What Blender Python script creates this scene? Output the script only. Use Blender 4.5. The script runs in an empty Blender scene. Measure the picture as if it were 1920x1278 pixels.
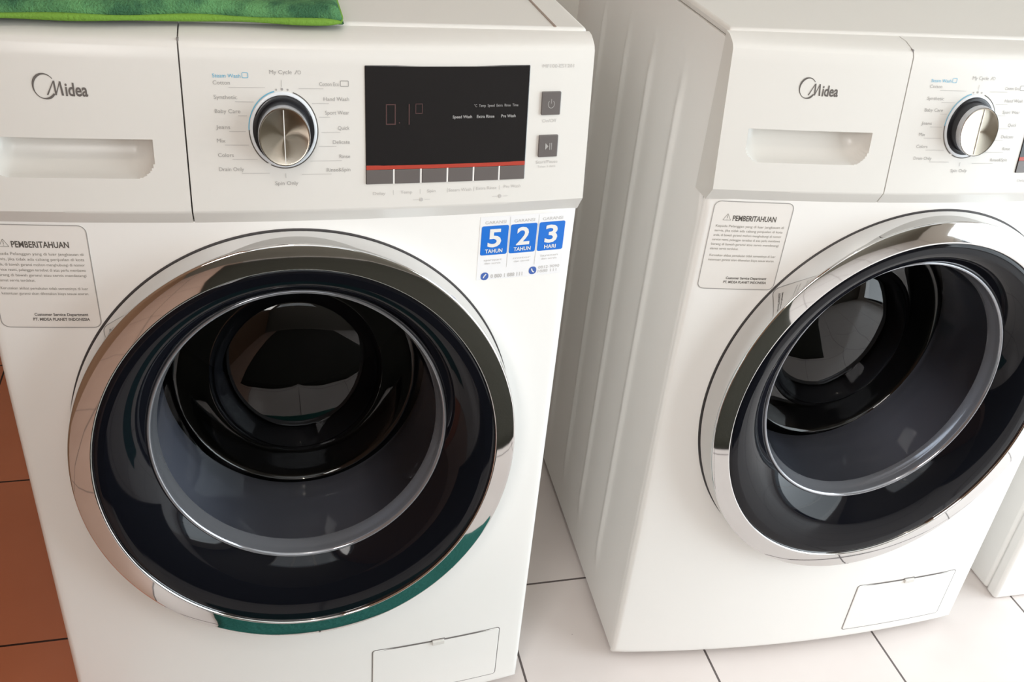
import bpy, bmesh, math, random
from mathutils import Matrix, Vector
random.seed(7)
PI = math.pi
C = bpy.context.scene.collection
sc = bpy.context.scene

# ------------------------------------------------------------------ camera
cam_d = bpy.data.cameras.new('camera'); cam = bpy.data.objects.new('camera', cam_d); C.objects.link(cam)
yaw, pitch, roll = 0.28407, -0.56401, 0.09943
fw = Vector((math.sin(yaw)*math.cos(pitch), math.cos(yaw)*math.cos(pitch), math.sin(pitch)))
r_ = Vector((math.cos(yaw), -math.sin(yaw), 0)); u_ = r_.cross(fw)
rx = r_*math.cos(roll) + u_*math.sin(roll); ux = -r_*math.sin(roll) + u_*math.cos(roll)
M = Matrix((( rx.x, ux.x, -fw.x, -0.02407), (rx.y, ux.y, -fw.y, -0.90431), (rx.z, ux.z, -fw.z, 1.21341), (0, 0, 0, 1)))
cam.matrix_world = M
cam_d.sensor_width = 36; cam_d.lens = 1810.9/1920*36; cam_d.clip_start = 0.01
sc.camera = cam
sc.view_settings.view_transform = 'Standard'; sc.view_settings.look = 'None'; sc.view_settings.gamma = 1
sc.view_settings.exposure = -0.5
sc.view_settings.use_curve_mapping = False

# ------------------------------------------------------------------ world, daylight and added fill
w = bpy.data.worlds.new('world'); sc.world = w; w.use_nodes = True
bg = w.node_tree.nodes['Background']; bg.inputs[0].default_value = (0.80, 0.90, 1.0, 1); bg.inputs[1].default_value = 1.6

def area(name, loc, rot, sx, sy, power, col):
    d = bpy.data.lights.new(name, 'AREA'); d.shape = 'RECTANGLE'; d.size = sx; d.size_y = sy; d.energy = power; d.color = col
    o = bpy.data.objects.new(name, d); C.objects.link(o); o.location = loc; o.rotation_euler = rot
    return o
# daylight entering through the glass door in the right wall
area('door_daylight', (2.30, -1.10, 1.10), (0, math.radians(90), 0), 1.9, 2.3, 95, (0.86, 0.95, 1.0))
# fill light added at an invented high window behind the camera
area('window_daylight', (0.15, -2.72, 1.75), (math.radians(90), 0, 0), 1.5, 0.8, 6, (1.0, 0.97, 0.93))

# fill added for the right machine's side, at a made-up left wall window
area('side_window_daylight', (-0.70, -1.75, 1.65), (0, math.radians(-90), 0), 0.9, 1.0, 48, (1.0, 0.96, 0.93))

# ------------------------------------------------------------------ materials
def mat(name, col, rough=0.4, metal=0.0, spec=0.5, coat=0.0, emis=None, trans=0.0, bump=None, alpha=1.0, aniso=0.0):
    m = bpy.data.materials.new(name); m.use_nodes = True
    nt = m.node_tree; b = nt.nodes['Principled BSDF']
    b.inputs['Base Color'].default_value = (*col, 1); b.inputs['Roughness'].default_value = rough
    b.inputs['Metallic'].default_value = metal; b.inputs['Specular IOR Level'].default_value = spec
    b.inputs['Coat Weight'].default_value = coat; b.inputs['Coat Roughness'].default_value = 0.05
    b.inputs['Transmission Weight'].default_value = trans; b.inputs['Alpha'].default_value = alpha
    if emis: b.inputs['Emission Color'].default_value = (*emis[0], 1); b.inputs['Emission Strength'].default_value = emis[1]
    if aniso:
        b.inputs['Anisotropic'].default_value = aniso
        t = nt.nodes.new('ShaderNodeTangent'); t.direction_type = 'RADIAL'; t.axis = 'Y'
        nt.links.new(t.outputs[0], b.inputs['Tangent'])
    if bump:
        n = nt.nodes.new('ShaderNodeTexNoise'); n.inputs['Scale'].default_value = bump[0]; n.inputs['Detail'].default_value = 4
        tc = nt.nodes.new('ShaderNodeTexCoord'); nt.links.new(tc.outputs['Object'], n.inputs['Vector'])
        bp = nt.nodes.new('ShaderNodeBump'); bp.inputs['Strength'].default_value = bump[1]; bp.inputs['Distance'].default_value = bump[2]
        nt.links.new(n.outputs['Fac'], bp.inputs['Height']); nt.links.new(bp.outputs[0], b.inputs['Normal'])
    return m

enamel = mat('white_enamel', (0.88, 0.865, 0.835), 0.32, spec=0.4, bump=(14, 0.04, 0.01))
plastic = mat('white_plastic', (0.73, 0.71, 0.67), 0.28, spec=0.4)
gapm = mat('gap_grey', (0.22, 0.20, 0.19), 0.6)
gapshade = mat('surround_dark', (0.05, 0.045, 0.045), 0.5)  # painted shadow line round the door
chrome = mat('chrome', (0.66, 0.655, 0.65), 0.035, 1.0)
blackgl = mat('black_gloss', (0.004, 0.0045, 0.007), 0.05, spec=0.24)
rimglass = mat('moulded_glass_rim', (0.34, 0.35, 0.38), 0.10, spec=0.9, metal=0.65)
gasketm = mat('grey_rubber', (0.50, 0.51, 0.56), 0.4)
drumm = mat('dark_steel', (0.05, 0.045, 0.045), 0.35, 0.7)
screenm = mat('screen_glass', (0.013, 0.012, 0.013), 0.10, spec=0.5)
redm = mat('red_strip', (0.42, 0.05, 0.03), 0.35)
btnm = mat('grey_button', (0.13, 0.115, 0.11), 0.30, spec=0.5)
sepm = mat('white_print', (0.80, 0.78, 0.75), 0.4)
greyprint = mat('grey_print', (0.36, 0.345, 0.33), 0.5)
faintprint = mat('faint_grey_print', (0.52, 0.50, 0.48), 0.5)
darkprint = mat('dark_print', (0.10, 0.09, 0.08), 0.5)
logom = mat('logo_grey', (0.14, 0.125, 0.115), 0.35, 0.2)
stickprint = mat('label_print', (0.27, 0.25, 0.22), 0.6)
blueprint = mat('pale_blue_print', (0.10, 0.42, 0.62), 0.5)
bluem = mat('label_blue', (0.012, 0.16, 0.62), 0.35)
icobm = mat('icon_blue', (0.06, 0.13, 0.42), 0.4)
stickm = mat('label_film', (0.83, 0.80, 0.76), 0.25)
stickw = mat('label_white_film', (0.86, 0.855, 0.86), 0.25)
knobblk = mat('knob_black', (0.015, 0.015, 0.018), 0.25)
knobside = mat('knob_side_metal', (0.55, 0.55, 0.57), 0.25, 1.0)
knobface = mat('knob_brushed_metal', (0.46, 0.41, 0.34), 0.20, 1.0, aniso=1.0)
digm = mat('dim_red_segments', (0.065, 0.026, 0.024), 0.5)
scrtxt = mat('screen_print', (0.34, 0.33, 0.32), 0.5)
footm = mat('dark_rubber', (0.04, 0.04, 0.04), 0.7)
greyrib = mat('lid_groove_brown', (0.30, 0.23, 0.19), 0.6)
towelm = None

def tinted_glass(name, tint, rough=0.02, base=0.06):
    m = bpy.data.materials.new(name); m.use_nodes = True; nt = m.node_tree
    for n in list(nt.nodes): nt.nodes.remove(n)
    o = nt.nodes.new('ShaderNodeOutputMaterial'); mx = nt.nodes.new('ShaderNodeMixShader')
    tr = nt.nodes.new('ShaderNodeBsdfTransparent'); tr.inputs[0].default_value = (*tint, 1)
    gl = nt.nodes.new('ShaderNodeBsdfGlossy'); gl.inputs['Roughness'].default_value = rough
    fr = nt.nodes.new('ShaderNodeFresnel'); fr.inputs[0].default_value = 1.55
    nt.links.new(fr.outputs[0], mx.inputs[0]); nt.links.new(tr.outputs[0], mx.inputs[1]); nt.links.new(gl.outputs[0], mx.inputs[2])
    nt.links.new(mx.outputs[0], o.inputs[0])
    return m
bowlglass = tinted_glass('bowl_glass', (0.52, 0.53, 0.56))
paneglass = tinted_glass('window_glass', (0.95, 0.97, 0.97))

# ------------------------------------------------------------------ mesh helpers
def obj(name, verts, faces, m, parent=None, smooth=False, bevel=0, kind=None, auto=None):
    me = bpy.data.meshes.new(name); me.from_pydata([tuple(v) for v in verts], [], faces); me.validate(); me.update()
    if m: me.materials.append(m)
    o = bpy.data.objects.new(name, me); C.objects.link(o)
    if parent: o.parent = parent
    if smooth:
        me.polygons.foreach_set('use_smooth', [True]*len(me.polygons))
        if auto: me.set_sharp_from_angle(angle=math.radians(auto))
    if bevel:
        b = o.modifiers.new('bevel', 'BEVEL'); b.width = bevel; b.segments = 3; b.limit_method = 'ANGLE'
        me.polygons.foreach_set('use_smooth', [True]*len(me.polygons)); me.set_sharp_from_angle(angle=math.radians(60))
    if kind: o['kind'] = kind
    return o

class MB:
    def __init__(s): s.v = []; s.f = []
    def add(s, v, f):
        k = len(s.v); s.v += [tuple(p) for p in v]; s.f += [tuple(i+k for i in q) for q in f]
    def box(s, x0, x1, y0, y1, z0, z1):
        s.add([(x0,y0,z0),(x1,y0,z0),(x1,y1,z0),(x0,y1,z0),(x0,y0,z1),(x1,y0,z1),(x1,y1,z1),(x0,y1,z1)],
              [(0,3,2,1),(4,5,6,7),(0,1,5,4),(1,2,6,5),(2,3,7,6),(3,0,4,7)])
    def grid(s, n, m, fn, close_u=False):
        k = len(s.v)
        for i in range(n):
            for j in range(m): s.v.append(tuple(fn(i, j)))
        for i in range(n if close_u else n-1):
            for j in range(m-1):
                a = k+i*m+j; b = k+((i+1) % n)*m+j
                s.f.append((a, b, b+1, a+1))
    def obj(s, name, m, parent=None, **k): return obj(name, s.v, s.f, m, parent, **k)

EZ = 1.1434
HW = 0.2975
def ybody(x, z=0): return -0.0193*(1-(x/HW)**2)
def ypan(x, z): return -0.0154*(1-(x/HW)**2) - 0.0116 + 0.0172*(z-0.8008)/0.12
DCX, DCZ = -0.0010, 0.4965
BZ = DCZ+0.0227                              # centre of the glass bowl

def lathe(prof, cx=DCX, cz=DCZ, n=160, ez=EZ, a0=0, a1=2*PI):
    """revolve (radius, y) pairs about the horizontal axis, height stretched by ez"""
    mb = MB(); full = abs(a1-a0-2*PI) < 1e-6
    def fn(i, j):
        t = a0+(a1-a0)*i/(n if full else n-1); r, y = prof[j]
        return (cx+r*math.cos(t), y, cz+ez*r*math.sin(t))
    mb.grid(n, len(prof), fn, close_u=full)
    return mb

# text: outline font -> flat mesh laid on a curved face
_cache = {}
def glyphs(s, bold):
    key = (s, bold)
    if key in _cache: return _cache[key]
    cu = bpy.data.curves.new('lettering_source', 'FONT'); cu.body = s; cu.resolution_u = 3; cu.offset = 0.022 if bold else 0.0
    o = bpy.data.objects.new('lettering_source', cu); C.objects.link(o)
    dg = bpy.context.evaluated_depsgraph_get(); me = o.evaluated_get(dg).to_mesh()
    v = [(p.co.x, p.co.y) for p in me.vertices]; f = [tuple(q.vertices) for q in me.polygons]
    o.evaluated_get(dg).to_mesh_clear(); bpy.data.objects.remove(o); bpy.data.curves.remove(cu)
    _cache[key] = (v, f); return v, f
class Print:
    """flat printing that follows a surface y = F(x, z), lifted by d"""
    def __init__(s, F, d): s.F = F; s.d = d; s.mb = MB()
    def poly(s, pts2, faces):
        s.mb.add([(x, s.F(x, z)-s.d, z) for x, z in pts2], faces)
    def text(s, t, x, z, h, al='L', width=None, bold=False, wf=1.0, slant=0):
        v, f = glyphs(t, bold)
        if not v: return
        k = h/0.70; x0 = min(p[0] for p in v); x1 = max(p[0] for p in v)
        kx = width/(x1-x0) if width else k*wf/EZ
        wd = (x1-x0)*kx; ox = {'L': x, 'C': x-wd/2, 'R': x-wd}[al]
        s.poly([(ox+(a-x0)*kx+slant*b*k, z+b*k) for a, b in v], f)
    def rect(s, x0, x1, z0, z1, n=4):
        pts = []; fs = []
        for i in range(n+1):
            x = x0+(x1-x0)*i/n; pts += [(x, z0), (x, z1)]
            if i: fs.append((2*i-2, 2*i, 2*i+1, 2*i-1))
        s.poly(pts, fs)
    def rrect(s, x0, x1, z0, z1, r, n=6):
        pts = rr(x0, x1, z0, z1, r, n); c = ((x0+x1)/2, (z0+z1)/2)
        s.poly([c]+pts, [(0, 1+i, 1+(i+1) % len(pts)) for i in range(len(pts))])
    def outline(s, x0, x1, z0, z1, r, t, n=6):
        a = rr(x0, x1, z0, z1, r, n); b = rr(x0+t, x1-t, z0+t, z1-t, max(r-t, 1e-4), n)
        def fine(p):
            q = []
            for i in range(len(p)):
                (xa, za), (xb, zb) = p[i], p[(i+1) % len(p)]; m = 8 if i % (n+1) == n else 1
                q += [(xa+(xb-xa)*u/m, za+(zb-za)*u/m) for u in range(m)]
            return q
        a = fine(a); b = fine(b); k = len(a)
        s.poly(a+b, [(i, (i+1) % k, k+(i+1) % k, k+i) for i in range(k)])
    def arc(s, cx, cz, r0, r1, a0, a1, n=60, ez=EZ, taper=False):
        pts = []; fs = []
        for i in range(n+1):
            u = i/n; t = a0+(a1-a0)*u; q0 = r0; q1 = r1
            if taper: m_ = (r0+r1)/2; h = (r1-r0)/2*max(0.12, math.sin(PI*u)); q0 = m_-h; q1 = m_+h
            pts += [(cx+q0*math.cos(t), cz+q0*ez*math.sin(t)), (cx+q1*math.cos(t), cz+q1*ez*math.sin(t))]
            if i: fs.append((2*i-2, 2*i-1, 2*i+1, 2*i))
        s.poly(pts, fs)
    def stroke(s, pts, t):
        for (xa, za), (xb, zb) in zip(pts, pts[1:]):
            dx, dz = xb-xa, zb-za; l = math.hypot(dx, dz) or 1; nx, nz = -dz/l*t/2, dx/l*t/2
            s.poly([(xa-nx, za-nz), (xb-nx, zb-nz), (xb+nx, zb+nz), (xa+nx, za+nz)], [(0, 1, 2, 3)])
    def obj(s, name, m, parent): return s.mb.obj(name, m, parent)
def rr(x0, x1, z0, z1, r, n=6):
    p = []
    for cx, cz, a in ((x1-r, z1-r, 0), (x0+r, z1-r, PI/2), (x0+r, z0+r, PI), (x1-r, z0+r, 1.5*PI)):
        for i in range(n+1):
            t = a+PI/2*i/n; p.append((cx+r*math.cos(t), cz+r*math.sin(t)))
    return p
def plate(name, F, x0, x1, z0, z1, r, d0, d1, m, parent, bev=0.0006, nx=10):
    """rounded plate of thickness following F: back at lift d0, face at lift d1"""
    a = rr(x0, x1, z0, z1, r, 5); b = rr(x0+bev, x1-bev, z0+bev, z1-bev, max(r-bev, 2e-4), 5); k = len(a)
    v = [(x, F(x, z)-d0, z) for x, z in a]+[(x, F(x, z)-d1+bev*0.6, z) for x, z in a]+[(x, F(x, z)-d1, z) for x, z in b]
    f = []
    for g in (0, k):
        f += [(g+i, g+(i+1) % k, g+k+(i+1) % k, g+k+i) for i in range(k)]
    # face: strips between the upper and lower outlines so that it bends with F
    mb = MB(); mb.add(v, f)
    bs = sorted(set(round(x, 6) for x, z in b)); xs = []
    lo, hi = bs[0], bs[-1]
    xs = sorted(set(bs+[lo+(hi-lo)*i/nx for i in range(nx+1)]))
    def span(x):
        rr_ = max(r-bev, 2e-4); X0, X1, Z0, Z1 = x0+bev, x1-bev, z0+bev, z1-bev
        dx = max(0, X0+rr_-x, x-(X1-rr_)); h = rr_-math.sqrt(max(0, rr_*rr_-dx*dx)); return Z0+h, Z1-h
    pts = []
    for x in xs:
        zl, zh = span(x); pts += [(x, F(x, zl)-d1, zl), (x, F(x, zh)-d1, zh)]
    mb.add(pts, [(2*i, 2*i+2, 2*i+3, 2*i+1) for i in range(len(xs)-1)])
    return mb.obj(name, m, parent)

# ------------------------------------------------------------------ the washing machine
def empty(name, loc=(0, 0, 0), rz=0, label=None, cat=None, group=None):
    o = bpy.data.objects.new(name, None); C.objects.link(o); o.location = loc; o.rotation_euler = (0, 0, rz); o.empty_display_size = 0.05
    if label: o['label'] = label
    if cat: o['category'] = cat
    if group: o['group'] = group
    return o

def cabinet(parent, depth=0.60, ribs=True):
    mb = MB()
    ys = [0.006+(depth-0.006)*i/150 for i in range(151)]; zs = [0.017, 0.05, 0.08, 0.10, 0.13, 0.17]+[0.17+0.66*i/8 for i in range(1, 9)]+[0.85, 0.87, 0.89, 0.92, 0.955]
    def rib(y, z):
        if not ribs: return 0
        f = min(max((z-0.075)/0.05, 0), 1)*min(max((0.895-z)/0.05, 0), 1); f = f*f*(3-2*f)
        s = 0
        for c in (0.128, 0.239, 0.342, 0.458): s += math.exp(-((y-c)/0.0075)**2)
        return 0.0035*s*f
    for sg in (-1, 1):
        def fn(i, j, sg=sg):
            y, z = ys[i], zs[j]; y = max(y, 0.031) if z > 0.78 else y; e = 0.004*max(0, 1-(y-0.006)/0.006) if y < 0.012 else 0
            return (sg*(HW-e+rib(y, z)), y, z)
        m2 = MB(); m2.grid(len(ys), len(zs), fn)
        if sg > 0: m2.f = [tuple(reversed(q)) for q in m2.f]
        mb.add(m2.v, m2.f)
    x = HW; y0, y1, z0, z1 = 0.006, depth, 0.017, 0.955
    mb.add([(-x,y1,z0),(x,y1,z0),(x,y1,z1),(-x,y1,z1)], [(3,2,1,0)])
    mb.add([(-x,y0,z0),(x,y0,z0),(x,y1,z0),(-x,y1,z0)], [(3,2,1,0)])
    mb.add([(-x,y0+.03,z1),(x,y0+.03,z1),(x,y1,z1),(-x,y1,z1)], [(0,1,2,3)])
    return mb.obj('cabinet', enamel, parent, smooth=True, auto=35)

def front_panel(parent, hole=True, x0=-HW-0.0006, x1=HW+0.0006, z0=0.015, z1=0.787):
    """bowed front sheet with the round door opening, rounded outer edges"""
    mb = MB(); n = 192; rh = 0.205; ring = 26
    angs = [2*PI*i/n for i in range(n)]
    for X in (x0, x1):
        for Z in (z0, z1):
            t = math.atan2(Z-DCZ, X-DCX) % (2*PI); k = min(range(n), key=lambda q: abs(angs[q]-t)); angs[k] = t
    def edge(t):
        c, s = math.cos(t), math.sin(t); k = 1e9
        if c > 1e-9: k = min(k, (x1-DCX)/c)
        if c < -1e-9: k = min(k, (x0-DCX)/c)
        if s > 1e-9: k = min(k, (z1-DCZ)/s)
        if s < -1e-9: k = min(k, (z0-DCZ)/s)
        return DCX+k*c, DCZ+k*s
    R = 0.007
    def Y(x, z):
        d = min(x-x0, x1-x, z-z0); y = ybody(x)
        if d < R: y += R-math.sqrt(max(0, R*R-(R-d)**2))
        return y
    us = [0, 0.03]+[0.03+0.92*i/(ring-8) for i in range(1, ring-7)]+[0.965, 0.975, 0.984, 0.991, 0.996, 1.0]
    def fn(i, j):
        t = angs[i]; ex, ez = edge(t)
        # same direction on the opening ellipse
        c, s = math.cos(t), math.sin(t); k = 1/math.sqrt((c/rh)**2+(s/(rh*EZ))**2); hx, hz = DCX+k*c, DCZ+k*s
        u = us[j]; x = hx+(ex-hx)*u; z = hz+(ez-hz)*u
        return (x, Y(x, z), z)
    mb.grid(n, len(us), fn, close_u=True)
    k = len(mb.v)  # skirt back to the cabinet
    idx = [i*len(us)+len(us)-1 for i in range(n)]
    mb.v += [(mb.v[i][0], 0.008, mb.v[i][2]) for i in idx]
    mb.f += [(idx[i], idx[(i+1) % n], k+(i+1) % n, k+i) for i in range(n)]
    k = len(mb.v); idx = [i*len(us) for i in range(n)]
    mb.v += [(mb.v[i][0], 0.004, mb.v[i][2]) for i in idx]
    mb.f += [(idx[(i+1) % n], idx[i], k+i, k+(i+1) % n) for i in range(n)]
    return mb.obj('front_panel', enamel, parent, smooth=True, auto=50)

# fascia section (offset from ypan at the same height is zero on the face)
def fascia_profile():
    p = [(None, 0.787, 'b'), (None, 0.8008, 'f')]
    return p
ZF0, ZF1 = 0.8008, 0.9500
def fascia_y(x, z):
    """front surface of the fascia between z=0.783 and z=0.9515 with chamfer and rounded top"""
    if z < ZF0:
        u = (z-0.783)/(ZF0-0.783); return (ybody(x)+0.0015)*(1-u)+ypan(x, ZF0)*u
    return ypan(x, z)
def fascia(name, x0, x1, parent, slot=False, endcap=(True, True)):
    mb = MB()
    S0, S1, T0, T1 = -0.2682, -0.1238, 0.8325, 0.8686     # handle recess
    if slot:
        xs = sorted(set([x0, x0+0.001]+[x0+(S0-x0)*i/6 for i in range(7)]+[S0+(S1-S0)*i/90 for i in range(91)]+[S1+(x1-S1)*i/8 for i in range(9)]))
        zs = [0.783, 0.790, 0.798, ZF0, ZF0+0.0015]+[0.806+(T0-0.806)*i/4 for i in range(5)]+[T0+(T1-T0)*i/40 for i in range(1, 41)]+[T1+0.0002, T1+0.0008, T1+0.004]+[0.88+(ZF1-0.88)*i/6 for i in range(7)]
    else:
        n = 40; xs = [x0+(x1-x0)*i/n for i in range(n+1)]
        zs = [0.783, 0.790, 0.798, ZF0, ZF0+0.0015]+[0.806+(ZF1-0.806)*i/12 for i in range(13)]
    top = [(0.0008, 0.0012), (0.0024, 0.0042), (0.0048, 0.0062), (0.0085, 0.0082), (0.018, 0.0122), (0.030, 0.0135)]   # (back, up) past the face top
    def dep(x, z):
        if not slot or z > T1 or z < T0 or x <= S0 or x >= S1: return 0
        cr = 0.020
        # distance to the side / bottom outline with rounded bottom corners
        dx = min(x-S0, S1-x); dz = (z-T0)/EZ
        if dx < cr and dz < cr: d = cr-math.hypot(cr-dx, cr-dz)
        else: d = min(dx, dz)
        if d <= 0: return 0
        e = min(1, d/0.020)
        return 0.027*math.sqrt(1-(1-e)**2)
    def fn(i, j):
        x = xs[i]
        if j < len(zs):
            z = zs[j]; return (x, fascia_y(x, z)+dep(x, z), z)
        b, u = top[j-len(zs)]; return (x, ypan(x, ZF1)+b+(-ypan(x, ZF1)*min(1, max(0, (b-0.006)/0.024))+0.004*min(1, max(0, (b-0.006)/0.024))), ZF1+u*0.92)
    nj = len(zs)+len(top)
    mb.grid(len(xs), nj, fn)
    for e, i in ((0, 0), (1, len(xs)-1)):
        x = xs[i]; k = len(mb.v); col = [fn(i, j) for j in range(nj)]
        back = 0.034
        for p in col: mb.v += [p, (p[0], max(back, p[1]), p[2])]
        for j in range(nj-1):
            q = (k+2*j, k+2*j+1, k+2*j+3, k+2*j+2); mb.f.append(q if e == 0 else tuple(reversed(q)))
    # underside
    k = len(mb.v)
    for x in xs: mb.v += [(x, fascia_y(x, 0.783), 0.783), (x, 0.034, 0.783)]
    mb.f += [(k+2*i, k+2*i+1, k+2*i+3, k+2*i+2) for i in range(len(xs)-1)]
    mb.f = [tuple(reversed(q)) for q in mb.f]
    return mb.obj(name, plastic, parent, smooth=True, auto=40)

XS = -0.0946
def build_washer(root, extras):
    cabinet(root); front_panel(root)
    mb = MB(); mb.box(-0.2960, 0.2960, 0.0335, 0.6, 0.9553, 0.9655)
    lid = mb.obj('lid', plastic, root, bevel=0.004)
    mb = MB(); mb.box(0.2615, 0.2640, 0.036, 0.58, 0.9650, 0.9661)
    g = mb.obj('lid_groove', greyrib, lid)
    fascia('detergent_drawer', -HW-0.0008, XS-0.0007, root, slot=True)
    cp = fascia('control_panel', XS+0.0007, HW+0.0008, root)
    # dark gap between the drawer and the control panel
    mb = MB(); mb.box(XS-0.0010, XS+0.0010, 0.0, 0.03, 0.784, 0.957)
    mb.v = [(x, (fascia_y(x, min(max(z, 0.784), 0.95))+0.004 if y == 0.0 else y), z) for x, y, z in mb.v]
    mb.obj('drawer_gap', gapm, root)
    # feet
    for sx in (-0.245, 0.245):
        for yy in (0.05, 0.55):
            f = lathe_v([(0.0, 0.0), (0.022, 0.0), (0.024, 0.003), (0.024, 0.010), (0.012, 0.012), (0.010, 0.019), (0.0, 0.019)], sx, yy)
            f.obj('foot', footm, root, smooth=True, auto=40)
    # logo on the drawer
    P = Print(ypan, 0.0004)
    cx, cz = -0.2094, 0.9140
    pts = []; fs = []; n = 60
    for i in range(n+1):
        t = math.radians(38+287*i/n); k = 0.5-0.5*math.cos(2*PI*min(1, (i/n)*1.0)); wd = 0.00025+0.00075*(math.exp(-((i/n-0.36)/0.2)**2)+0.9*math.exp(-((i/n-0.92)/0.12)**2))
        for q in (0.0093-wd, 0.0093+wd): pts.append((cx+q*math.cos(t), cz+q*EZ*math.sin(t)))
        if i: fs.append((2*i-2, 2*i-1, 2*i+1, 2*i))
    P.poly(pts, fs)
    # the swept M
    P.poly([(-0.2082, 0.9068), (-0.2070, 0.9064), (-0.2010, 0.9190), (-0.2018, 0.9190)], [(0, 1, 2, 3)])
    P.poly([(-0.2020, 0.9190), (-0.2005, 0.9190), (-0.1998, 0.9068), (-0.2012, 0.9066)], [(0, 1, 2, 3)])
    P.poly([(-0.2012, 0.9066), (-0.2002, 0.9066), (-0.1958, 0.9186), (-0.1966, 0.9186)], [(0, 1, 2, 3)])
    P.poly([(-0.1970, 0.9186), (-0.1955, 0.9186), (-0.1940, 0.9064), (-0.1958, 0.9064)], [(0, 1, 2, 3)])
    P.text('idea', -0.1925, 0.9064, 0.0112, width=0.0185, bold=True)
    P.obj('brand_lettering', logom, root)
    # display
    ds = plate('display_screen', ypan, 0.0694, 0.2313, 0.8252, 0.9372, 0.0008, -0.002, 0.0010, screenm, root)
    plate('red_strip', ypan, 0.0699, 0.2308, 0.8396, 0.8438, 0.0003, 0.0005, 0.0014, redm, ds, bev=0.0002)
    bw = (0.2308-0.0699)/6
    for i in range(6):
        a = 0.0699+bw*i
        plate('option_button', ypan, a+(0.0010 if i else 0), a+bw-(0.0010 if i < 5 else 0), 0.8256, 0.8394, 0.0005, 0.0005, 0.0015, btnm, ds, bev=0.0003)
    P = Print(ypan, 0.0013)
    for i in range(1, 6):
        P = Print(ypan, 0.0013); P.rect(0.0699+bw*i-0.0008, 0.0699+bw*i+0.0008, 0.8256, 0.8412, 1); P.obj('button_divider', sepm, ds)
    P = Print(ypan, 0.0013)
    def seg(x, z, wd, h, on, t=0.0011):
        q = {'a': (x, x+wd, z+h-t, z+h), 'd': (x, x+wd, z, z+t), 'g': (x, x+wd, z+h/2-t/2, z+h/2+t/2), 'f': (x, x+t, z+h/2, z+h), 'e': (x, x+t, z, z+h/2), 'b': (x+wd-t, x+wd, z+h/2, z+h), 'c': (x+wd-t, x+wd, z, z+h/2)}
        for s in on: P.rect(*q[s], 1)
    seg(0.0890, 0.8828, 0.0095, 0.0195, 'abcdef'); seg(0.1040, 0.8828, 0.0080, 0.0195, 'bc'); seg(0.1175, 0.8930, 0.0070, 0.0095, 'abcdef', 0.0007)
    P.rect(0.1015, 0.1026, 0.8840, 0.8852, 1)
    P.obj('display_digits', digm, ds)
    P = Print(ypan, 0.0013)
    P.text('\u00b0C  Temp  Speed  Extra  Rinse  Time', 0.1755, 0.8985, 0.0026, width=0.0452)
    P.text('Speed Wash', 0.1640, 0.8880, 0.0028, al='C', width=0.0195, bold=True)
    P.text('Extra Rinse', 0.1875, 0.8880, 0.0028, al='C', width=0.0180, bold=True)
    P.text('Pre Wash', 0.2110, 0.8880, 0.0028, al='C', width=0.0150, bold=True)
    P.obj('screen_lettering', scrtxt, ds)
    # square push buttons
    b1 = plate('power_button', ypan, 0.2450, 0.2652, 0.8893, 0.9118, 0.0010, -0.001, 0.0022, btnm, root)
    P = Print(ypan, 0.0025); P.arc(0.2551, 0.9000, 0.0030, 0.0036, math.radians(130), math.radians(410)); P.rect(0.2548, 0.2554, 0.9005, 0.9050, 1)
    P.obj('power_symbol', greyprint, b1)
    b2 = plate('start_button', ypan, 0.2445, 0.2652, 0.8472, 0.8690, 0.0010, -0.001, 0.0022, btnm, root)
    P = Print(ypan, 0.0025); P.poly([(0.2515, 0.8545), (0.2515, 0.8615), (0.2550, 0.8580)], [(0, 1, 2)]); P.rect(0.2560, 0.2567, 0.8545, 0.8615, 1); P.rect(0.2578, 0.2585, 0.8545, 0.8615, 1)
    P.obj('start_symbol', greyprint, b2)
    # printed programme names
    KX, KZ = -0.0065, 0.8783
    P = Print(ypan, 0.0004); L = Print(ypan, 0.0004)
    hh = 0.0036
    left = [('Cotton', .9190), ('Synthetic', .9062), ('Baby Care', .8936), ('Jeans', .8792), ('Mix', .8667), ('Colors', .8533), ('Drain Only', .8400)]
    wl = [.0150, .0205, .0225, .0125, .0075, .0140, .0225]
    for (t, z), wd in zip(left, wl):
        P.text(t, -0.0672, z, hh, width=wd)
        R = 0.0345; dz = (z-0.0018-KZ)/EZ; xe = KX-math.sqrt(max(0, R*R-dz*dz)) if abs(dz) < R*0.93 else KX-0.0150
        L.rect(-0.0672+0.9*wd, xe, z-0.0026, z-0.0021, 3)
    P.obj('programme_lettering', greyprint, cp); P = Print(ypan, 0.0004)
    right = [('Cotton Eco', .9185), ('Hand Wash', .9050), ('Sport Wear', .8925), ('Quick', .8782), ('Delicate', .8650), ('Rinse', .8513), ('Rinse&Spin', .8385)]
    wr = [.0180, .0235, .0225, .0110, .0160, .0100, .0225]
    for i, ((t, z), wd) in enumerate(zip(right, wr)):
        xr = 0.0545 if i else 0.0455
        P.text(t, xr, z, hh, al='R', width=wd)
        R = 0.0345; dz = (z-0.0018-KZ)/EZ; xe = KX+math.sqrt(max(0, R*R-dz*dz)) if abs(dz) < R*0.93 else KX+0.0150
        L.rect(xe, xr-0.8*wd, z-0.0026, z-0.0021, 3)
    P.outline(0.0465, 0.0545, 0.9180, 0.9235, 0.0008, 0.0006)
    P.obj('programme_lettering', greyprint, cp); P = Print(ypan, 0.0004)
    P.text('My Cycle', -0.0070, 0.9290, hh, al='C', width=0.0200); P.stroke([(0.0058, 0.9288), (0.0078, 0.9325)], 0.0005); P.outline(0.0082, 0.0112, 0.9290, 0.9322, 0.0012, 0.0004)
    P.obj('programme_lettering', greyprint, cp); P = Print(ypan, 0.0004)
    P.text('Spin Only', -0.0060, 0.8262, hh, al='C', width=0.0215)
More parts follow.
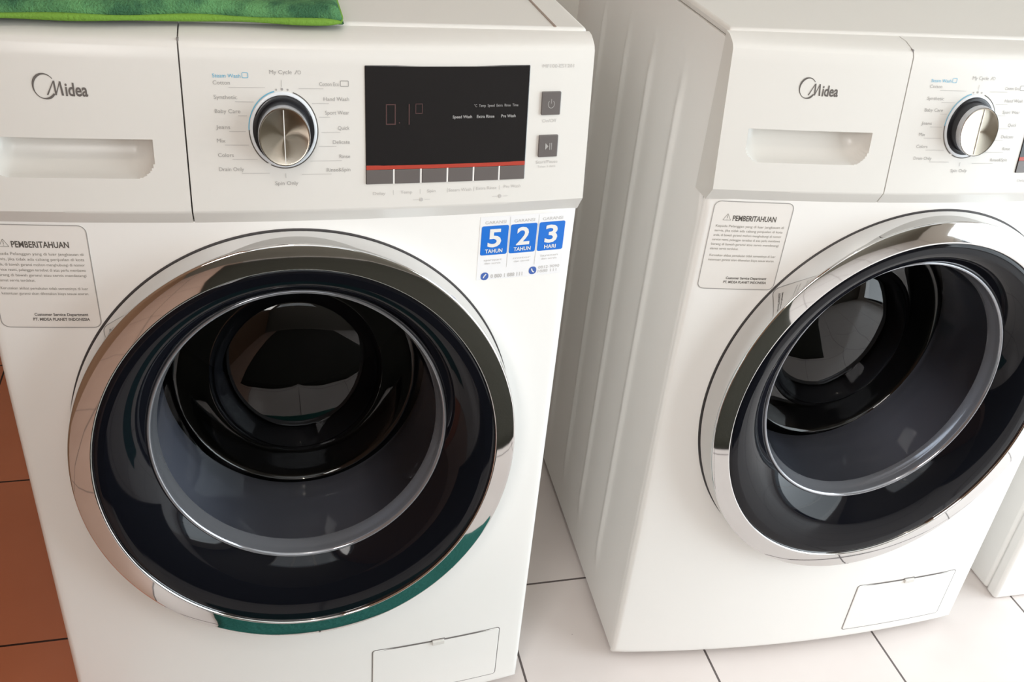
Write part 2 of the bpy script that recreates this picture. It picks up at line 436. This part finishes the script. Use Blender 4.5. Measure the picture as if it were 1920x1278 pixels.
    L.rect(KX-0.0003, KX+0.0002, 0.9175, 0.9235, 1); L.rect(KX-0.0003, KX+0.0002, 0.8330, 0.8375, 1)
    P.obj('programme_lettering', greyprint, cp); P = Print(ypan, 0.0004)
    for dx, r in ((-0.0052, 0.0008), (0, 0.0011), (0.0052, 0.0008)):
        P.arc(KX+dx, KZ+math.sqrt(0.0325**2-dx*dx)*EZ, 0.0, r, 0, 2*PI, 12)
    P.obj('scale_dots', greyprint, cp); L.obj('pointer_lines', faintprint, cp)
    P = Print(ypan, 0.0004); P.text('Steam Wash', -0.0672, 0.9252, 0.0034, width=0.0245)
    P.outline(-0.0415, -0.0358, 0.9250, 0.9300, 0.0012, 0.0005)
    P.arc(KX, KZ, 0.0311, 0.0319, math.radians(103), math.radians(180)); P.obj('steam_lettering', blueprint, cp)
    P = Print(ypan, 0.0004); P.arc(KX, KZ, 0.0309, 0.0318, math.radians(-115), math.radians(72)); P.arc(KX, KZ, 0.0309, 0.0318, math.radians(180), math.radians(240))
    P.obj('dial_scale', darkprint, cp)
    P = Print(ypan, 0.0004)
    P.text('MF100-ES1201', 0.2443, 0.9345, 0.0034, width=0.0330)
    P.obj('model_lettering', faintprint, cp); P = Print(ypan, 0.0004)
    P.text('On/Off', 0.2548, 0.8815, 0.0033, al='C', width=0.0150)
    P.obj('button_lettering', faintprint, b1); P = Print(ypan, 0.0004)
    P.text('Start/Pause', 0.2550, 0.8400, 0.0033, al='C', width=0.0235); P.text('Tekan 3 detik', 0.2550, 0.8358, 0.0022, al='C', width=0.0200)
    P.obj('button_lettering', faintprint, b2); P = Print(ypan, 0.0004)
    for t, x, z, wd in (('Delay', .0823, .8143, .0125), ('Temp', .1093, .8148, .0115), ('Spin', .1345, .8152, .0085), ('Steam Wash', .1640, .8152, .0235), ('Extra Rinse', .1915, .8158, .0215), ('Pre Wash', .2190, .8165, .0180)):
        P.text(t, x, z, 0.0032, al='C', width=wd)
    for x, z in ((.0963, .8148), (.1232, .8150), (.1510, .8152), (.1785, .8154), (.2055, .8158)): P.rect(x-.0002, x+.0002, z-.0008, z+.0040, 1)
    for x in (.1245, .2062):
        P.arc(x, .8082, .0, .0017, 0, 2*PI, 14); P.rect(x-.0085, x-.0030, .8080, .8084, 1); P.rect(x+.0030, x+.0085, .8080, .8084, 1)
    P.obj('option_lettering', faintprint, cp)
    # programme dial (tilts with the fascia)
    def kn(prof):
        mb = lathe(prof, KX, KZ, 96)
        mb.v = [(x, y+ypan(KX, z), z) for x, y, z in mb.v]; return mb
    dial = kn([(0.0306, 0.001), (0.0306, -0.0008), (0.0298, -0.0014), (0.0282, -0.0014), (0.0276, -0.0004)]).obj('program_dial', mat('dial_rim_white', (0.72, 0.75, 0.78), 0.3), root, smooth=True, auto=40)
    kn([(0.0282, -0.0006), (0.0278, -0.0012), (0.0262, -0.0016), (0.0246, -0.0016), (0.0241, -0.0030), (0.0238, -0.0110), (0.0234, -0.0112)]).obj('dial_collar', knobblk, dial, smooth=True, auto=40)
    kn([(0.0236, -0.0105), (0.0236, -0.0175), (0.0235, -0.0188), (0.0231, -0.0194)]).obj('dial_side', knobside, dial, smooth=True, auto=50)
    fm = kn([(0.0234, -0.0186), (0.0226, -0.0194), (0.0215, -0.0190), (0.0, -0.0186)])
    fo = (KX, ypan(KX, KZ), KZ); fm.v = [(x-fo[0], y-fo[1], z-fo[2]) for x, y, z in fm.v]
    fc = fm.obj('dial_face', knobface, dial, smooth=True, auto=20); fc.location = fo
    mb = MB(); mb.box(KX-0.0004, KX+0.0004, -0.0004, 0.0, KZ-0.0215*EZ, KZ+0.0215*EZ)
    mb.v = [(x, ypan(KX, z)-0.0192+y, z) for x, y, z in mb.v]; mb.obj('dial_pointer', sepm, dial)
    # ---------------- door
    ring = lathe([(0.2425, 0.002), (0.2447, -0.004), (0.2449, -0.020), (0.2443, -0.036), (0.2434, -0.0435), (0.2431, -0.0458), (0.2427, -0.0468), (0.2420, -0.0474), (0.2410, -0.0476),
                  (0.2360, -0.0484), (0.2280, -0.0493), (0.2215, -0.0500), (0.2205, -0.0501), (0.2196, -0.0497), (0.2190, -0.0482), (0.2188, -0.0460)], n=256)
    door = ring.obj('door', chrome, root, smooth=True, auto=60)
    door['label'] = 'chrome rimmed round door'
    mb = lathe([(0.2440, 0.0), (0.2460, 0.0), (0.2464, 1.0), (0.2440, 1.0)], n=192)
    mb.v = [(x, ybody(x)-(0.0010 if y == 0.0 else -0.003), z) for x, y, z in mb.v]
    mb.obj('door_surround', gapshade, door, smooth=True, auto=40)  # dark ring painting the shadow line where the door meets the body
    lathe([(0.2192, -0.0470), (0.2186, -0.0478), (0.2140, -0.0482), (0.2075, -0.0478)], n=192).obj('bezel_rim', blackgl, door, smooth=True)
    # dished black bezel: outer circle about the door centre, inner circle about the raised bowl centre
    mb = MB(); n = 192; prof = [(u, (0.35*u+0.65*u**2.6)) for u in (0, .03, .07, .12, .2, .3, .4, .5, .6, .7, .78, .86, .93, 1.0)]
    def fn(i, j):
        t = 2*PI*i/n; u, d = prof[j]
        r = 0.2076+(0.1650-0.2076)*u; cz = DCZ+(BZ-DCZ)*u; y = -0.0478+(0.0478-0.0195)*d
        return (DCX+r*math.cos(t), y, cz+EZ*r*math.sin(t))
    mb.grid(n, len(prof), fn, close_u=True)
    bez = mb.obj('black_bezel', blackgl, door, smooth=True)
    lathe([(0.1655, -0.0190), (0.1650, -0.0208), (0.1636, -0.0216), (0.1618, -0.0208), (0.1608, -0.0180), (0.1600, -0.0140), (0.1590, -0.0100), (0.1572, -0.0060), (0.1560, 0.0)], cz=BZ, n=192).obj('bowl_rim', rimglass, door, smooth=True)
    bowl = lathe([(0.1562, 0.0), (0.1545, 0.020), (0.1520, 0.050), (0.1495, 0.080), (0.1480, 0.093), (0.1474, 0.098), (0.1455, 0.1015), (0.1420, 0.103),
                  (0.1300, 0.1035), (0.1150, 0.104), (0.1070, 0.1045), (0.1040, 0.1050), (0.1015, 0.1035), (0.0990, 0.099), (0.0960, 0.0950), (0.0900, 0.0915), (0.0600, 0.085), (0.0300, 0.082), (0.0, 0.081)], cz=BZ, n=160).obj('glass_bowl', bowlglass, door, smooth=True)
    lathe([(0.1700, -0.005), (0.1680, 0.010), (0.1640, 0.030), (0.1600, 0.050), (0.1580, 0.068), (0.1560, 0.074), (0.1575, 0.082), (0.1560, 0.090), (0.1600, 0.112)], cz=BZ, n=128).obj('door_gasket', gasketm, root, smooth=True)
    dr = lathe([(0.1600, 0.110), (0.175, 0.116), (0.2150, 0.118), (0.2200, 0.125), (0.2200, 0.44), (0.2150, 0.45), (0.08, 0.455), (0.0, 0.455)], cz=BZ-0.015, n=96).obj('drum', drumm, root, smooth=True, auto=50)
    # drain filter door low on the right
    plate('drain_door_gap', ybody, 0.0800, 0.2632, 0.0352, 0.1362, 0.005, 0.0, 0.0003, gapm, root, bev=0.0001)
    dd = plate('drain_door', ybody, 0.0814, 0.2618, 0.0366, 0.1350, 0.004, 0.0, 0.0011, enamel, root, bev=0.0009)
    plate('drain_latch', ybody, 0.1640, 0.1810, 0.1292, 0.1362, 0.0008, 0.0008, 0.0042, plastic, dd, bev=0.0007)
    plate('latch_notch', ybody, 0.1630, 0.1820, 0.1352, 0.1375, 0.0005, 0.0, 0.0009, gapm, dd, bev=0.0002)
    # the notice label
    st = plate('warning_sticker', ybody, -0.2878, -0.1933, 0.6686, 0.7828, 0.008, 0.0, 0.0003, stickm, root, bev=0.0001)
    P = Print(ybody, 0.0005)
    P.outline(-0.2878, -0.1933, 0.6686, 0.7828, 0.008, 0.0010)
    P.obj('sticker_border', greyprint, st)
    P = Print(ybody, 0.0005)
    P.text('PEMBERITAHUAN', -0.2628, 0.7585, 0.0066, width=0.0515, bold=True)
    P.obj('sticker_title', darkprint, st)
    P = Print(ybody, 0.0005)
    P.text('Customer Service Department', -0.2050, 0.6825, 0.0032, al='R', width=0.0500, bold=True)
    P.text('PT. MIDEA PLANET INDONESIA', -0.2040, 0.6770, 0.0032, al='R', width=0.0530, bold=True)
    P.obj('sticker_signature', darkprint, st)
    P = Print(ybody, 0.0005)
    P.stroke([(-0.2740, 0.7590), (-0.2695, 0.7670), (-0.2650, 0.7590), (-0.2740, 0.7590)], 0.0005); P.rect(-0.2698, -0.2692, 0.7612, 0.7648, 1); P.rect(-0.2698, -0.2692, 0.7600, 0.7606, 1)
    lines = ['Kepada Pelanggan yang di luar jangkauan di', 'servis, jika tidak ada cabang penjualan di kota', 'anda, di bawah garansi mohon menghubungi di nomor', 'service resmi, pelanggan tersebut di atas perlu membawa', 'barang di bawah garansi atau servis mendatangi', 'alamat servis terdekat.']
    z = 0.7502; x0, x1 = -0.2808, -0.1995
    for i, t in enumerate(lines):
        P.text(t, x0-0.0002*i, z, 0.0030, width=(0.0813 if i < 5 else 0.034)); z -= 0.0058
    z -= 0.0030
    for t in ('Kerusakan akibat pemakaian tidak semestinya di luar', 'ketentuan garansi akan dikenakan biaya sesuai aturan.'):
        P.text(t, x0, z, 0.0030, width=0.0800); z -= 0.0058
    P.obj('sticker_text', stickprint, st)
    if extras:
        ws = plate('warranty_sticker', ybody, 0.1895, 0.2875, 0.7060, 0.7815, 0.001, 0.0, 0.0003, stickw, root, bev=0.0001)
        B = Print(ybody, 0.0005); T = Print(ybody, 0.0007); G = Print(ybody, 0.0005)
        wq = 0.0299; x = 0.1916
        for n_, t in (('5', 'TAHUN'), ('2', 'TAHUN'), ('3', 'HARI')):
            B = Print(ybody, 0.0005); B.rrect(x, x+wq, 0.7362, 0.7706, 0.0022); B.obj('blue_square', bluem, ws)
            T.text(n_, x+wq/2, 0.7462, 0.0205, al='C', width=0.0150 if n_ != '3' else 0.0145, bold=True)
            T.text(t, x+wq/2, 0.7388, 0.0044, al='C', width=0.0195 if t == 'TAHUN' else 0.0135, bold=True)
            G.text('GARANSI', x+wq/2, 0.7728, 0.0036, al='C', width=0.0230)
            G.rect(x+wq+0.0009, x+wq+0.0013, 0.7200, 0.7800, 1) if n_ != '3' else None
            x += wq+0.0023
        for x_, t in ((0.1935, 'sparepart'), (0.2265, 'motor'), (0.2585, 'layanan')):
            G.text(t, x_+0.013, 0.7290, 0.0024, al='C', width=0.020); G.text('dan servis', x_+0.013, 0.7250, 0.0024, al='C', width=0.018)
        G.text('0 800 1 888 111', 0.2055, 0.7078, 0.0044, width=0.0365, bold=True)
        G.text('0812-9090', 0.2600, 0.7140, 0.0036, width=0.0250); G.text('1888 111', 0.2600, 0.7092, 0.0036, width=0.0220)
        T.obj('white_numerals', sepm, ws); G.obj('small_print', faintprint, ws)
        I = Print(ybody, 0.0005); I.rrect(0.1942, 0.2030, 0.7058, 0.7152, 0.0040); I.obj('phone_icon', icobm, ws)
        I = Print(ybody, 0.0005); I.rrect(0.2492, 0.2580, 0.7080, 0.7174, 0.0040); I.obj('message_icon', icobm, ws)
        I = Print(ybody, 0.0007); I.stroke([(0.1972, 0.7085), (0.1982, 0.7110), (0.2002, 0.7132)], 0.0013); I.obj('icon_handset', sepm, ws); I = Print(ybody, 0.0007); I.stroke([(0.2522, 0.7152), (0.2532, 0.7122), (0.2552, 0.7105)], 0.0013); I.obj('icon_handset', sepm, ws)
    return root

def lathe_v(prof, cx, cy, n=32):
    mb = MB()
    mb.grid(n, len(prof), lambda i, j: (cx+prof[j][0]*math.cos(2*PI*i/n), cy+prof[j][0]*math.sin(2*PI*i/n), prof[j][1]), close_u=True)
    return mb

GRP = 'front-loading washing machines in a row'
wa = empty('washing_machine', (0, 0, 0), 0, 'left white front-loading washing machine with green towel on top and blue 5-2-3 warranty sticker', 'washing machine', GRP)
build_washer(wa, True)

def children(o): return [c for c in bpy.data.objects if c.parent == o]
def copy_tree(o, parent=None, skip=()):
    c = o.copy(); C.objects.link(c); c.parent = parent
    for ch in children(o):
        if not any(ch.name.startswith(s) for s in skip): copy_tree(ch, c, skip)
    return c
wb = copy_tree(wa, None, skip=('warranty_sticker',))
wb.location = (0.7536, 0.00715, 0); wb.rotation_euler = (0, 0, -0.03184)
wb['label'] = 'right white front-loading washing machine in bright window light, standing beside a bare white appliance'

# the third appliance, only its lower left corner is in view
wc = empty('white_appliance', (1.4665, 0.037, 0), -0.02, 'white cabinet appliance at the far right, only its lower corner showing', 'appliance')
mb = MB(); mb.box(-0.2975, 0.2975, 0.012, 0.60, 0.001, 0.95); mb.obj('cabinet', enamel, wc, bevel=0.008)
def fplate(name, x0, x1, z0, z1, y0, y1, m, par):
    mb = MB(); mb.box(x0, x1, y0, y1, z0, z1); return mb.obj(name, m, par, bevel=0.006)
fplate('front_panel', -0.2975, 0.2975, 0.001, 0.77, -0.012, 0.013, enamel, wc)
fplate('control_panel', -0.2975, 0.2975, 0.775, 0.94, -0.020, 0.013, plastic, wc)

# ------------------------------------------------------------------ green towel on the left machine
def towel_mat():
    m = bpy.data.materials.new('green_microfibre'); m.use_nodes = True; nt = m.node_tree; b = nt.nodes['Principled BSDF']
    b.inputs['Roughness'].default_value = 0.95; b.inputs['Specular IOR Level'].default_value = 0.15
    tc = nt.nodes.new('ShaderNodeTexCoord'); n1 = nt.nodes.new('ShaderNodeTexNoise'); n1.inputs['Scale'].default_value = 38; n1.inputs['Detail'].default_value = 5
    cr = nt.nodes.new('ShaderNodeValToRGB'); cr.color_ramp.elements[0].position = 0.38; cr.color_ramp.elements[0].color = (0.045, 0.13, 0.065, 1)
    cr.color_ramp.elements[1].position = 0.62; cr.color_ramp.elements[1].color = (0.12, 0.30, 0.12, 1)
    n2 = nt.nodes.new('ShaderNodeTexNoise'); n2.inputs['Scale'].default_value = 500; bp = nt.nodes.new('ShaderNodeBump'); bp.inputs['Strength'].default_value = 0.8; bp.inputs['Distance'].default_value = 0.003
    for n in (n1, n2): nt.links.new(tc.outputs['Object'], n.inputs['Vector'])
    nt.links.new(n1.outputs['Fac'], cr.inputs[0]); nt.links.new(cr.outputs[0], b.inputs['Base Color']); nt.links.new(n2.outputs['Fac'], bp.inputs['Height']); nt.links.new(bp.outputs[0], b.inputs['Normal'])
    return m
towelm = towel_mat()
hemm = mat('light_green_hem', (0.17, 0.33, 0.05), 0.9, spec=0.15, bump=(400, 0.6, 0.002))
tw = empty('towel', (-0.11, 0.03, 0.9660), 0, 'folded green microfibre towel lying on top of the left washing machine', 'towel')
def wob(x, y): return 0.0022*math.sin(31*x+1.3)+0.0016*math.sin(57*x+9*y)+0.0015*math.sin(23*y+2)
mb = MB(); NX, NY = 90, 40
X0, X1, Y0, Y1 = -0.180, 0.163, -0.013, 0.26
def tfn(i, j):
    x = X0+(X1-X0)*i/NX; v = j/NY; y = Y0+(Y1-Y0)*v
    yf = y+(1-v)*(0.004*math.sin(16*x+0.6)+0.002*math.sin(43*x))
    e = min((x-X0), (X1-x), (y-Y0)); h = 0.014*math.sqrt(max(0, 1-(1-min(1, e/0.012))**2))
    return (x, yf, 0.0022+h+max(0, wob(x, y))*min(1, e/0.01))
mb.grid(NX+1, NY+1, tfn)
body_t = mb.obj('towel_cloth', towelm, tw, smooth=True)
so = body_t.modifiers.new('thick', 'SOLIDIFY'); so.thickness = 0.002; so.offset = -1
mb = MB(); NH = 90
def hfn(i, j):
    x = X0+0.002+(X1-X0-0.004)*i/NH; a = 2*PI*j/8; rad = (0.0030+0.0006*math.sin(60*x))*math.sqrt(min(1, 0.15+(NH-i)/4))
    y = Y0+0.004*math.sin(16*x+0.6)+0.002*math.sin(43*x)-0.0005
    return (x, y+rad*math.cos(a), 0.0036+rad*math.sin(a))
mb.grid(NH+1, 9, hfn)
mb.obj('hem', hemm, tw, smooth=True)
mb = MB()
mb.grid(41, 9, lambda i, j: (X1-0.002+0.0028*min(1, .2+i/3)*math.cos(2*PI*j/8), Y0+0.001+(Y1-Y0)*i/40, 0.0036+0.0028*min(1, .2+i/3)*math.sin(2*PI*j/8)))
mb.obj('hem', hemm, tw, smooth=True)

# ------------------------------------------------------------------ the room
def floor_mat():
    m = bpy.data.materials.new('floor_tiles'); m.use_nodes = True; nt = m.node_tree; b = nt.nodes['Principled BSDF']
    b.inputs['Roughness'].default_value = 0.22; b.inputs['Specular IOR Level'].default_value = 0.45
    geo = nt.nodes.new('ShaderNodeNewGeometry'); sep = nt.nodes.new('ShaderNodeSeparateXYZ'); nt.links.new(geo.outputs['Position'], sep.inputs[0])
    def math_(op, a, b_=None):
        n = nt.nodes.new('ShaderNodeMath'); n.operation = op
        for k, v in enumerate((a, b_)):
            if v is None: continue
            if isinstance(v, (int, float)): n.inputs[k].default_value = v
            else: nt.links.new(v, n.inputs[k])
        return n.outputs[0]
    def joint(sock, off, per, wd):
        a = math_('SUBTRACT', sock, off); a = math_('DIVIDE', a, per); a = math_('FRACT', a); a = math_('SUBTRACT', a, 0.5); a = math_('ABSOLUTE', a)
        return math_('GREATER_THAN', a, 0.5-wd/per/2)
    jx = joint(sep.outputs[0], 0.3155-2.97, 0.297, 0.0036); jy = joint(sep.outputs[1], 0.190-3.81, 0.381, 0.0036)
    j = math_('MAXIMUM', jx, jy)
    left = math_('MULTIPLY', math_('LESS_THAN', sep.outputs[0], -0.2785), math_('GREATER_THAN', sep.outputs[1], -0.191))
    n1 = nt.nodes.new('ShaderNodeTexNoise'); n1.inputs['Scale'].default_value = 9; nt.links.new(geo.outputs['Position'], n1.inputs['Vector'])
    n3 = nt.nodes.new('ShaderNodeTexVoronoi'); n3.inputs['Scale'].default_value = 14; nt.links.new(geo.outputs['Position'], n3.inputs['Vector'])
    speck = math_('LESS_THAN', n3.outputs['Distance'], 0.028)
    def mix(f, a, b_):
        n = nt.nodes.new('ShaderNodeMix'); n.data_type = 'RGBA'
        for s, v in ((n.inputs[0], f), (n.inputs[6], a), (n.inputs[7], b_)):
            if isinstance(v, tuple): s.default_value = v
            elif isinstance(v, float): s.default_value = v
            else: nt.links.new(v, s)
        return n.outputs[2]
    white = mix(n1.outputs['Fac'], (0.72, 0.65, 0.62, 1), (0.80, 0.74, 0.71, 1))
    warm_shade = mix(n1.outputs['Fac'], (0.62, 0.21, 0.10, 1), (0.70, 0.25, 0.13, 1))  # dim warm light on the left tiles, painted in as colour
    warm_tint = mix(n1.outputs['Fac'], (0.56, 0.37, 0.29, 1), (0.64, 0.44, 0.35, 1))  # warm light on the front left tiles, put into their colour
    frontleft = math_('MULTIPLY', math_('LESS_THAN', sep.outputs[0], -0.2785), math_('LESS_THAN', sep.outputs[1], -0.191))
    col = mix(left, mix(frontleft, white, warm_tint), warm_shade)
    col = mix(math_('MULTIPLY', speck, 0.5), col, (0.22, 0.17, 0.14, 1))
    grout = mix(left, (0.12, 0.10, 0.095, 1), (0.035, 0.012, 0.008, 1))  # joints darkened along with the painted left shade
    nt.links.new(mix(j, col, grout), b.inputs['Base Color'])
    bp = nt.nodes.new('ShaderNodeBump'); bp.inputs['Strength'].default_value = 0.4; bp.inputs['Distance'].default_value = 0.002; bp.invert = True
    nt.links.new(j, bp.inputs['Height']); nt.links.new(bp.outputs[0], b.inputs['Normal'])
    return m
RX0, RX1, RY0, RY1, RH = -0.74, 2.40, -2.80, 1.10, 2.60
wallm = mat('cream_wall', (0.70, 0.66, 0.60), 0.8, bump=(30, 0.1, 0.005))
walld = mat('brown_wall', (0.20, 0.095, 0.045), 0.7, bump=(30, 0.1, 0.005))
ceilm = mat('ceiling_paint', (0.72, 0.71, 0.69), 0.9, bump=(40, 0.1, 0.003))
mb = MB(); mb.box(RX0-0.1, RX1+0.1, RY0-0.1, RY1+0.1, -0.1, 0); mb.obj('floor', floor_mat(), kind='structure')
mb = MB(); mb.box(RX0-0.1, RX1+0.1, RY0-0.1, RY1+0.1, RH, RH+0.1); mb.obj('ceiling', ceilm, kind='structure')
mb = MB(); mb.box(RX0-0.1, RX1+0.1, RY1, RY1+0.1, 0, RH); mb.obj('wall_back', wallm, kind='structure')
# front and left walls with windows added for fill, right wall with a glass door
def wall_open(name, axis, c0, c1, a0, a1, o0, o1, p0, p1, wm):
    mb = MB()
    def bx(s0, s1, z0, z1):
        if s1-s0 < 1e-6 or z1-z0 < 1e-6: return
        if axis == 'x': mb.box(c0, c1, s0, s1, z0, z1)
        else: mb.box(s0, s1, c0, c1, z0, z1)
    bx(a0, o0, 0, RH); bx(o1, a1, 0, RH); bx(o0, o1, 0, p0); bx(o0, o1, p1, RH)
    mb.obj(name, wm, kind='structure')
wallf = mat('taupe_wall', (0.16, 0.14, 0.11), 0.8, bump=(30, 0.1, 0.005))
wall_open('wall_right', 'x', RX1, RX1+0.1, RY0, RY1, -2.30, 0.10, 0.0, 2.10, wallm)
wall_open('wall_left', 'x', RX0-0.1, RX0, RY0, RY1, -2.25, -1.25, 1.15, 2.15, walld)
wall_open('wall_front', 'y', RY0-0.1, RY0, RX0-0.1, RX1+0.1, -0.65, 0.95, 1.30, 2.20, wallf)
framem = mat('white_frame', (0.75, 0.75, 0.74), 0.4)
def frame(name, axis, c, s0, s1, z0, z1, t=0.045, mull=1):
    root = MB()
    def bx(a0, a1, b0, b1):
        if axis == 'x': root.box(c, c+0.04, a0, a1, b0, b1)
        else: root.box(a0, a1, c, c+0.04, b0, b1)
    bx(s0, s0+t, z0, z1); bx(s1-t, s1, z0, z1); bx(s0+t, s1-t, z0, z0+t); bx(s0+t, s1-t, z1-t, z1)
    for i in range(1, mull+1):
        m_ = s0+(s1-s0)*i/(mull+1); bx(m_-t/2, m_+t/2, z0+t, z1-t)
    o = root.obj(name, framem, kind='structure')
    g = MB()
    if axis == 'x': g.box(c+0.018, c+0.022, s0+t, s1-t, z0+t, z1-t)
    else: g.box(s0+t, s1-t, c+0.018, c+0.022, z0+t, z1-t)
    g.obj('glass_pane', paneglass, o)
frame('door_1', 'x', RX1+0.03, -2.30, 0.10, 0.0, 2.10, mull=2)
frame('window_1', 'y', RY0-0.07, -0.65, 0.95, 1.30, 2.20, mull=2)  # unseen window added for the fill behind the camera

frame('window_2', 'x', RX0-0.07, -2.25, -1.25, 1.15, 2.15)  # unseen window added to carry the left fill

# teal cloth, dark proxy for the person at the camera (seen only as reflections in the chrome rims)
def cloth(name, x0, x1, y0, y1, th, col, label, cat, seed):
    mb = MB(); n = 40
    def fn(i, j):
        u, v = i/n, j/n; x = x0+(x1-x0)*u; y = y0+(y1-y0)*v; e = min(u, 1-u, v, 1-v)*4
        return (x+0.006*math.sin(9*v+seed), y+0.006*math.sin(7*u+seed), th*min(1, e*3)+0.002+0.003*abs(math.sin(22*x+seed)*math.sin(17*y)))
    mb.grid(n+1, n+1, fn)
    o = mb.obj(name, mat(name+'_fabric', col, 0.95, bump=(120, 0.8, 0.004)), smooth=True)
    s = o.modifiers.new('thick', 'SOLIDIFY'); s.thickness = 0.002
    o['label'] = label; o['category'] = cat
    return o
cloth('floor_cloth', -0.16, 0.42, -0.34, -0.15, 0.006, (0.015, 0.13, 0.11), 'teal cloth on the floor before the left washing machine, reflected in its chrome rim', 'cloth', 1.0)
cloth('floor_rug', -0.40, 1.08, -2.76, -0.60, 0.008, (0.024, 0.022, 0.013), 'dark olive rug on the floor behind the viewpoint, reflected in the door glass', 'rug', 2.0)  # dark proxy for the person at the camera

# ceiling lamp
lm = empty('ceiling_lamp', (-0.02, -1.15, RH), 0, 'round white ceiling lamp above the machines', 'lamp')
lathe_v([(0.0, -0.012), (0.075, -0.012), (0.075, 0.0), (0.0, 0.0)], 0, 0).obj('lamp_base', framem, lm, smooth=True, auto=40)
glob = [(0.045*math.sin(PI*i/12), -0.012-0.045*(1-math.cos(PI*i/12))) for i in range(13)]
lathe_v(list(reversed(glob)), 0, 0).obj('lamp_globe', mat('lamp_globe_glass', (0.9, 0.9, 0.88), 0.4, emis=((1.0, 0.90, 0.78), 170.0)), lm, smooth=True)
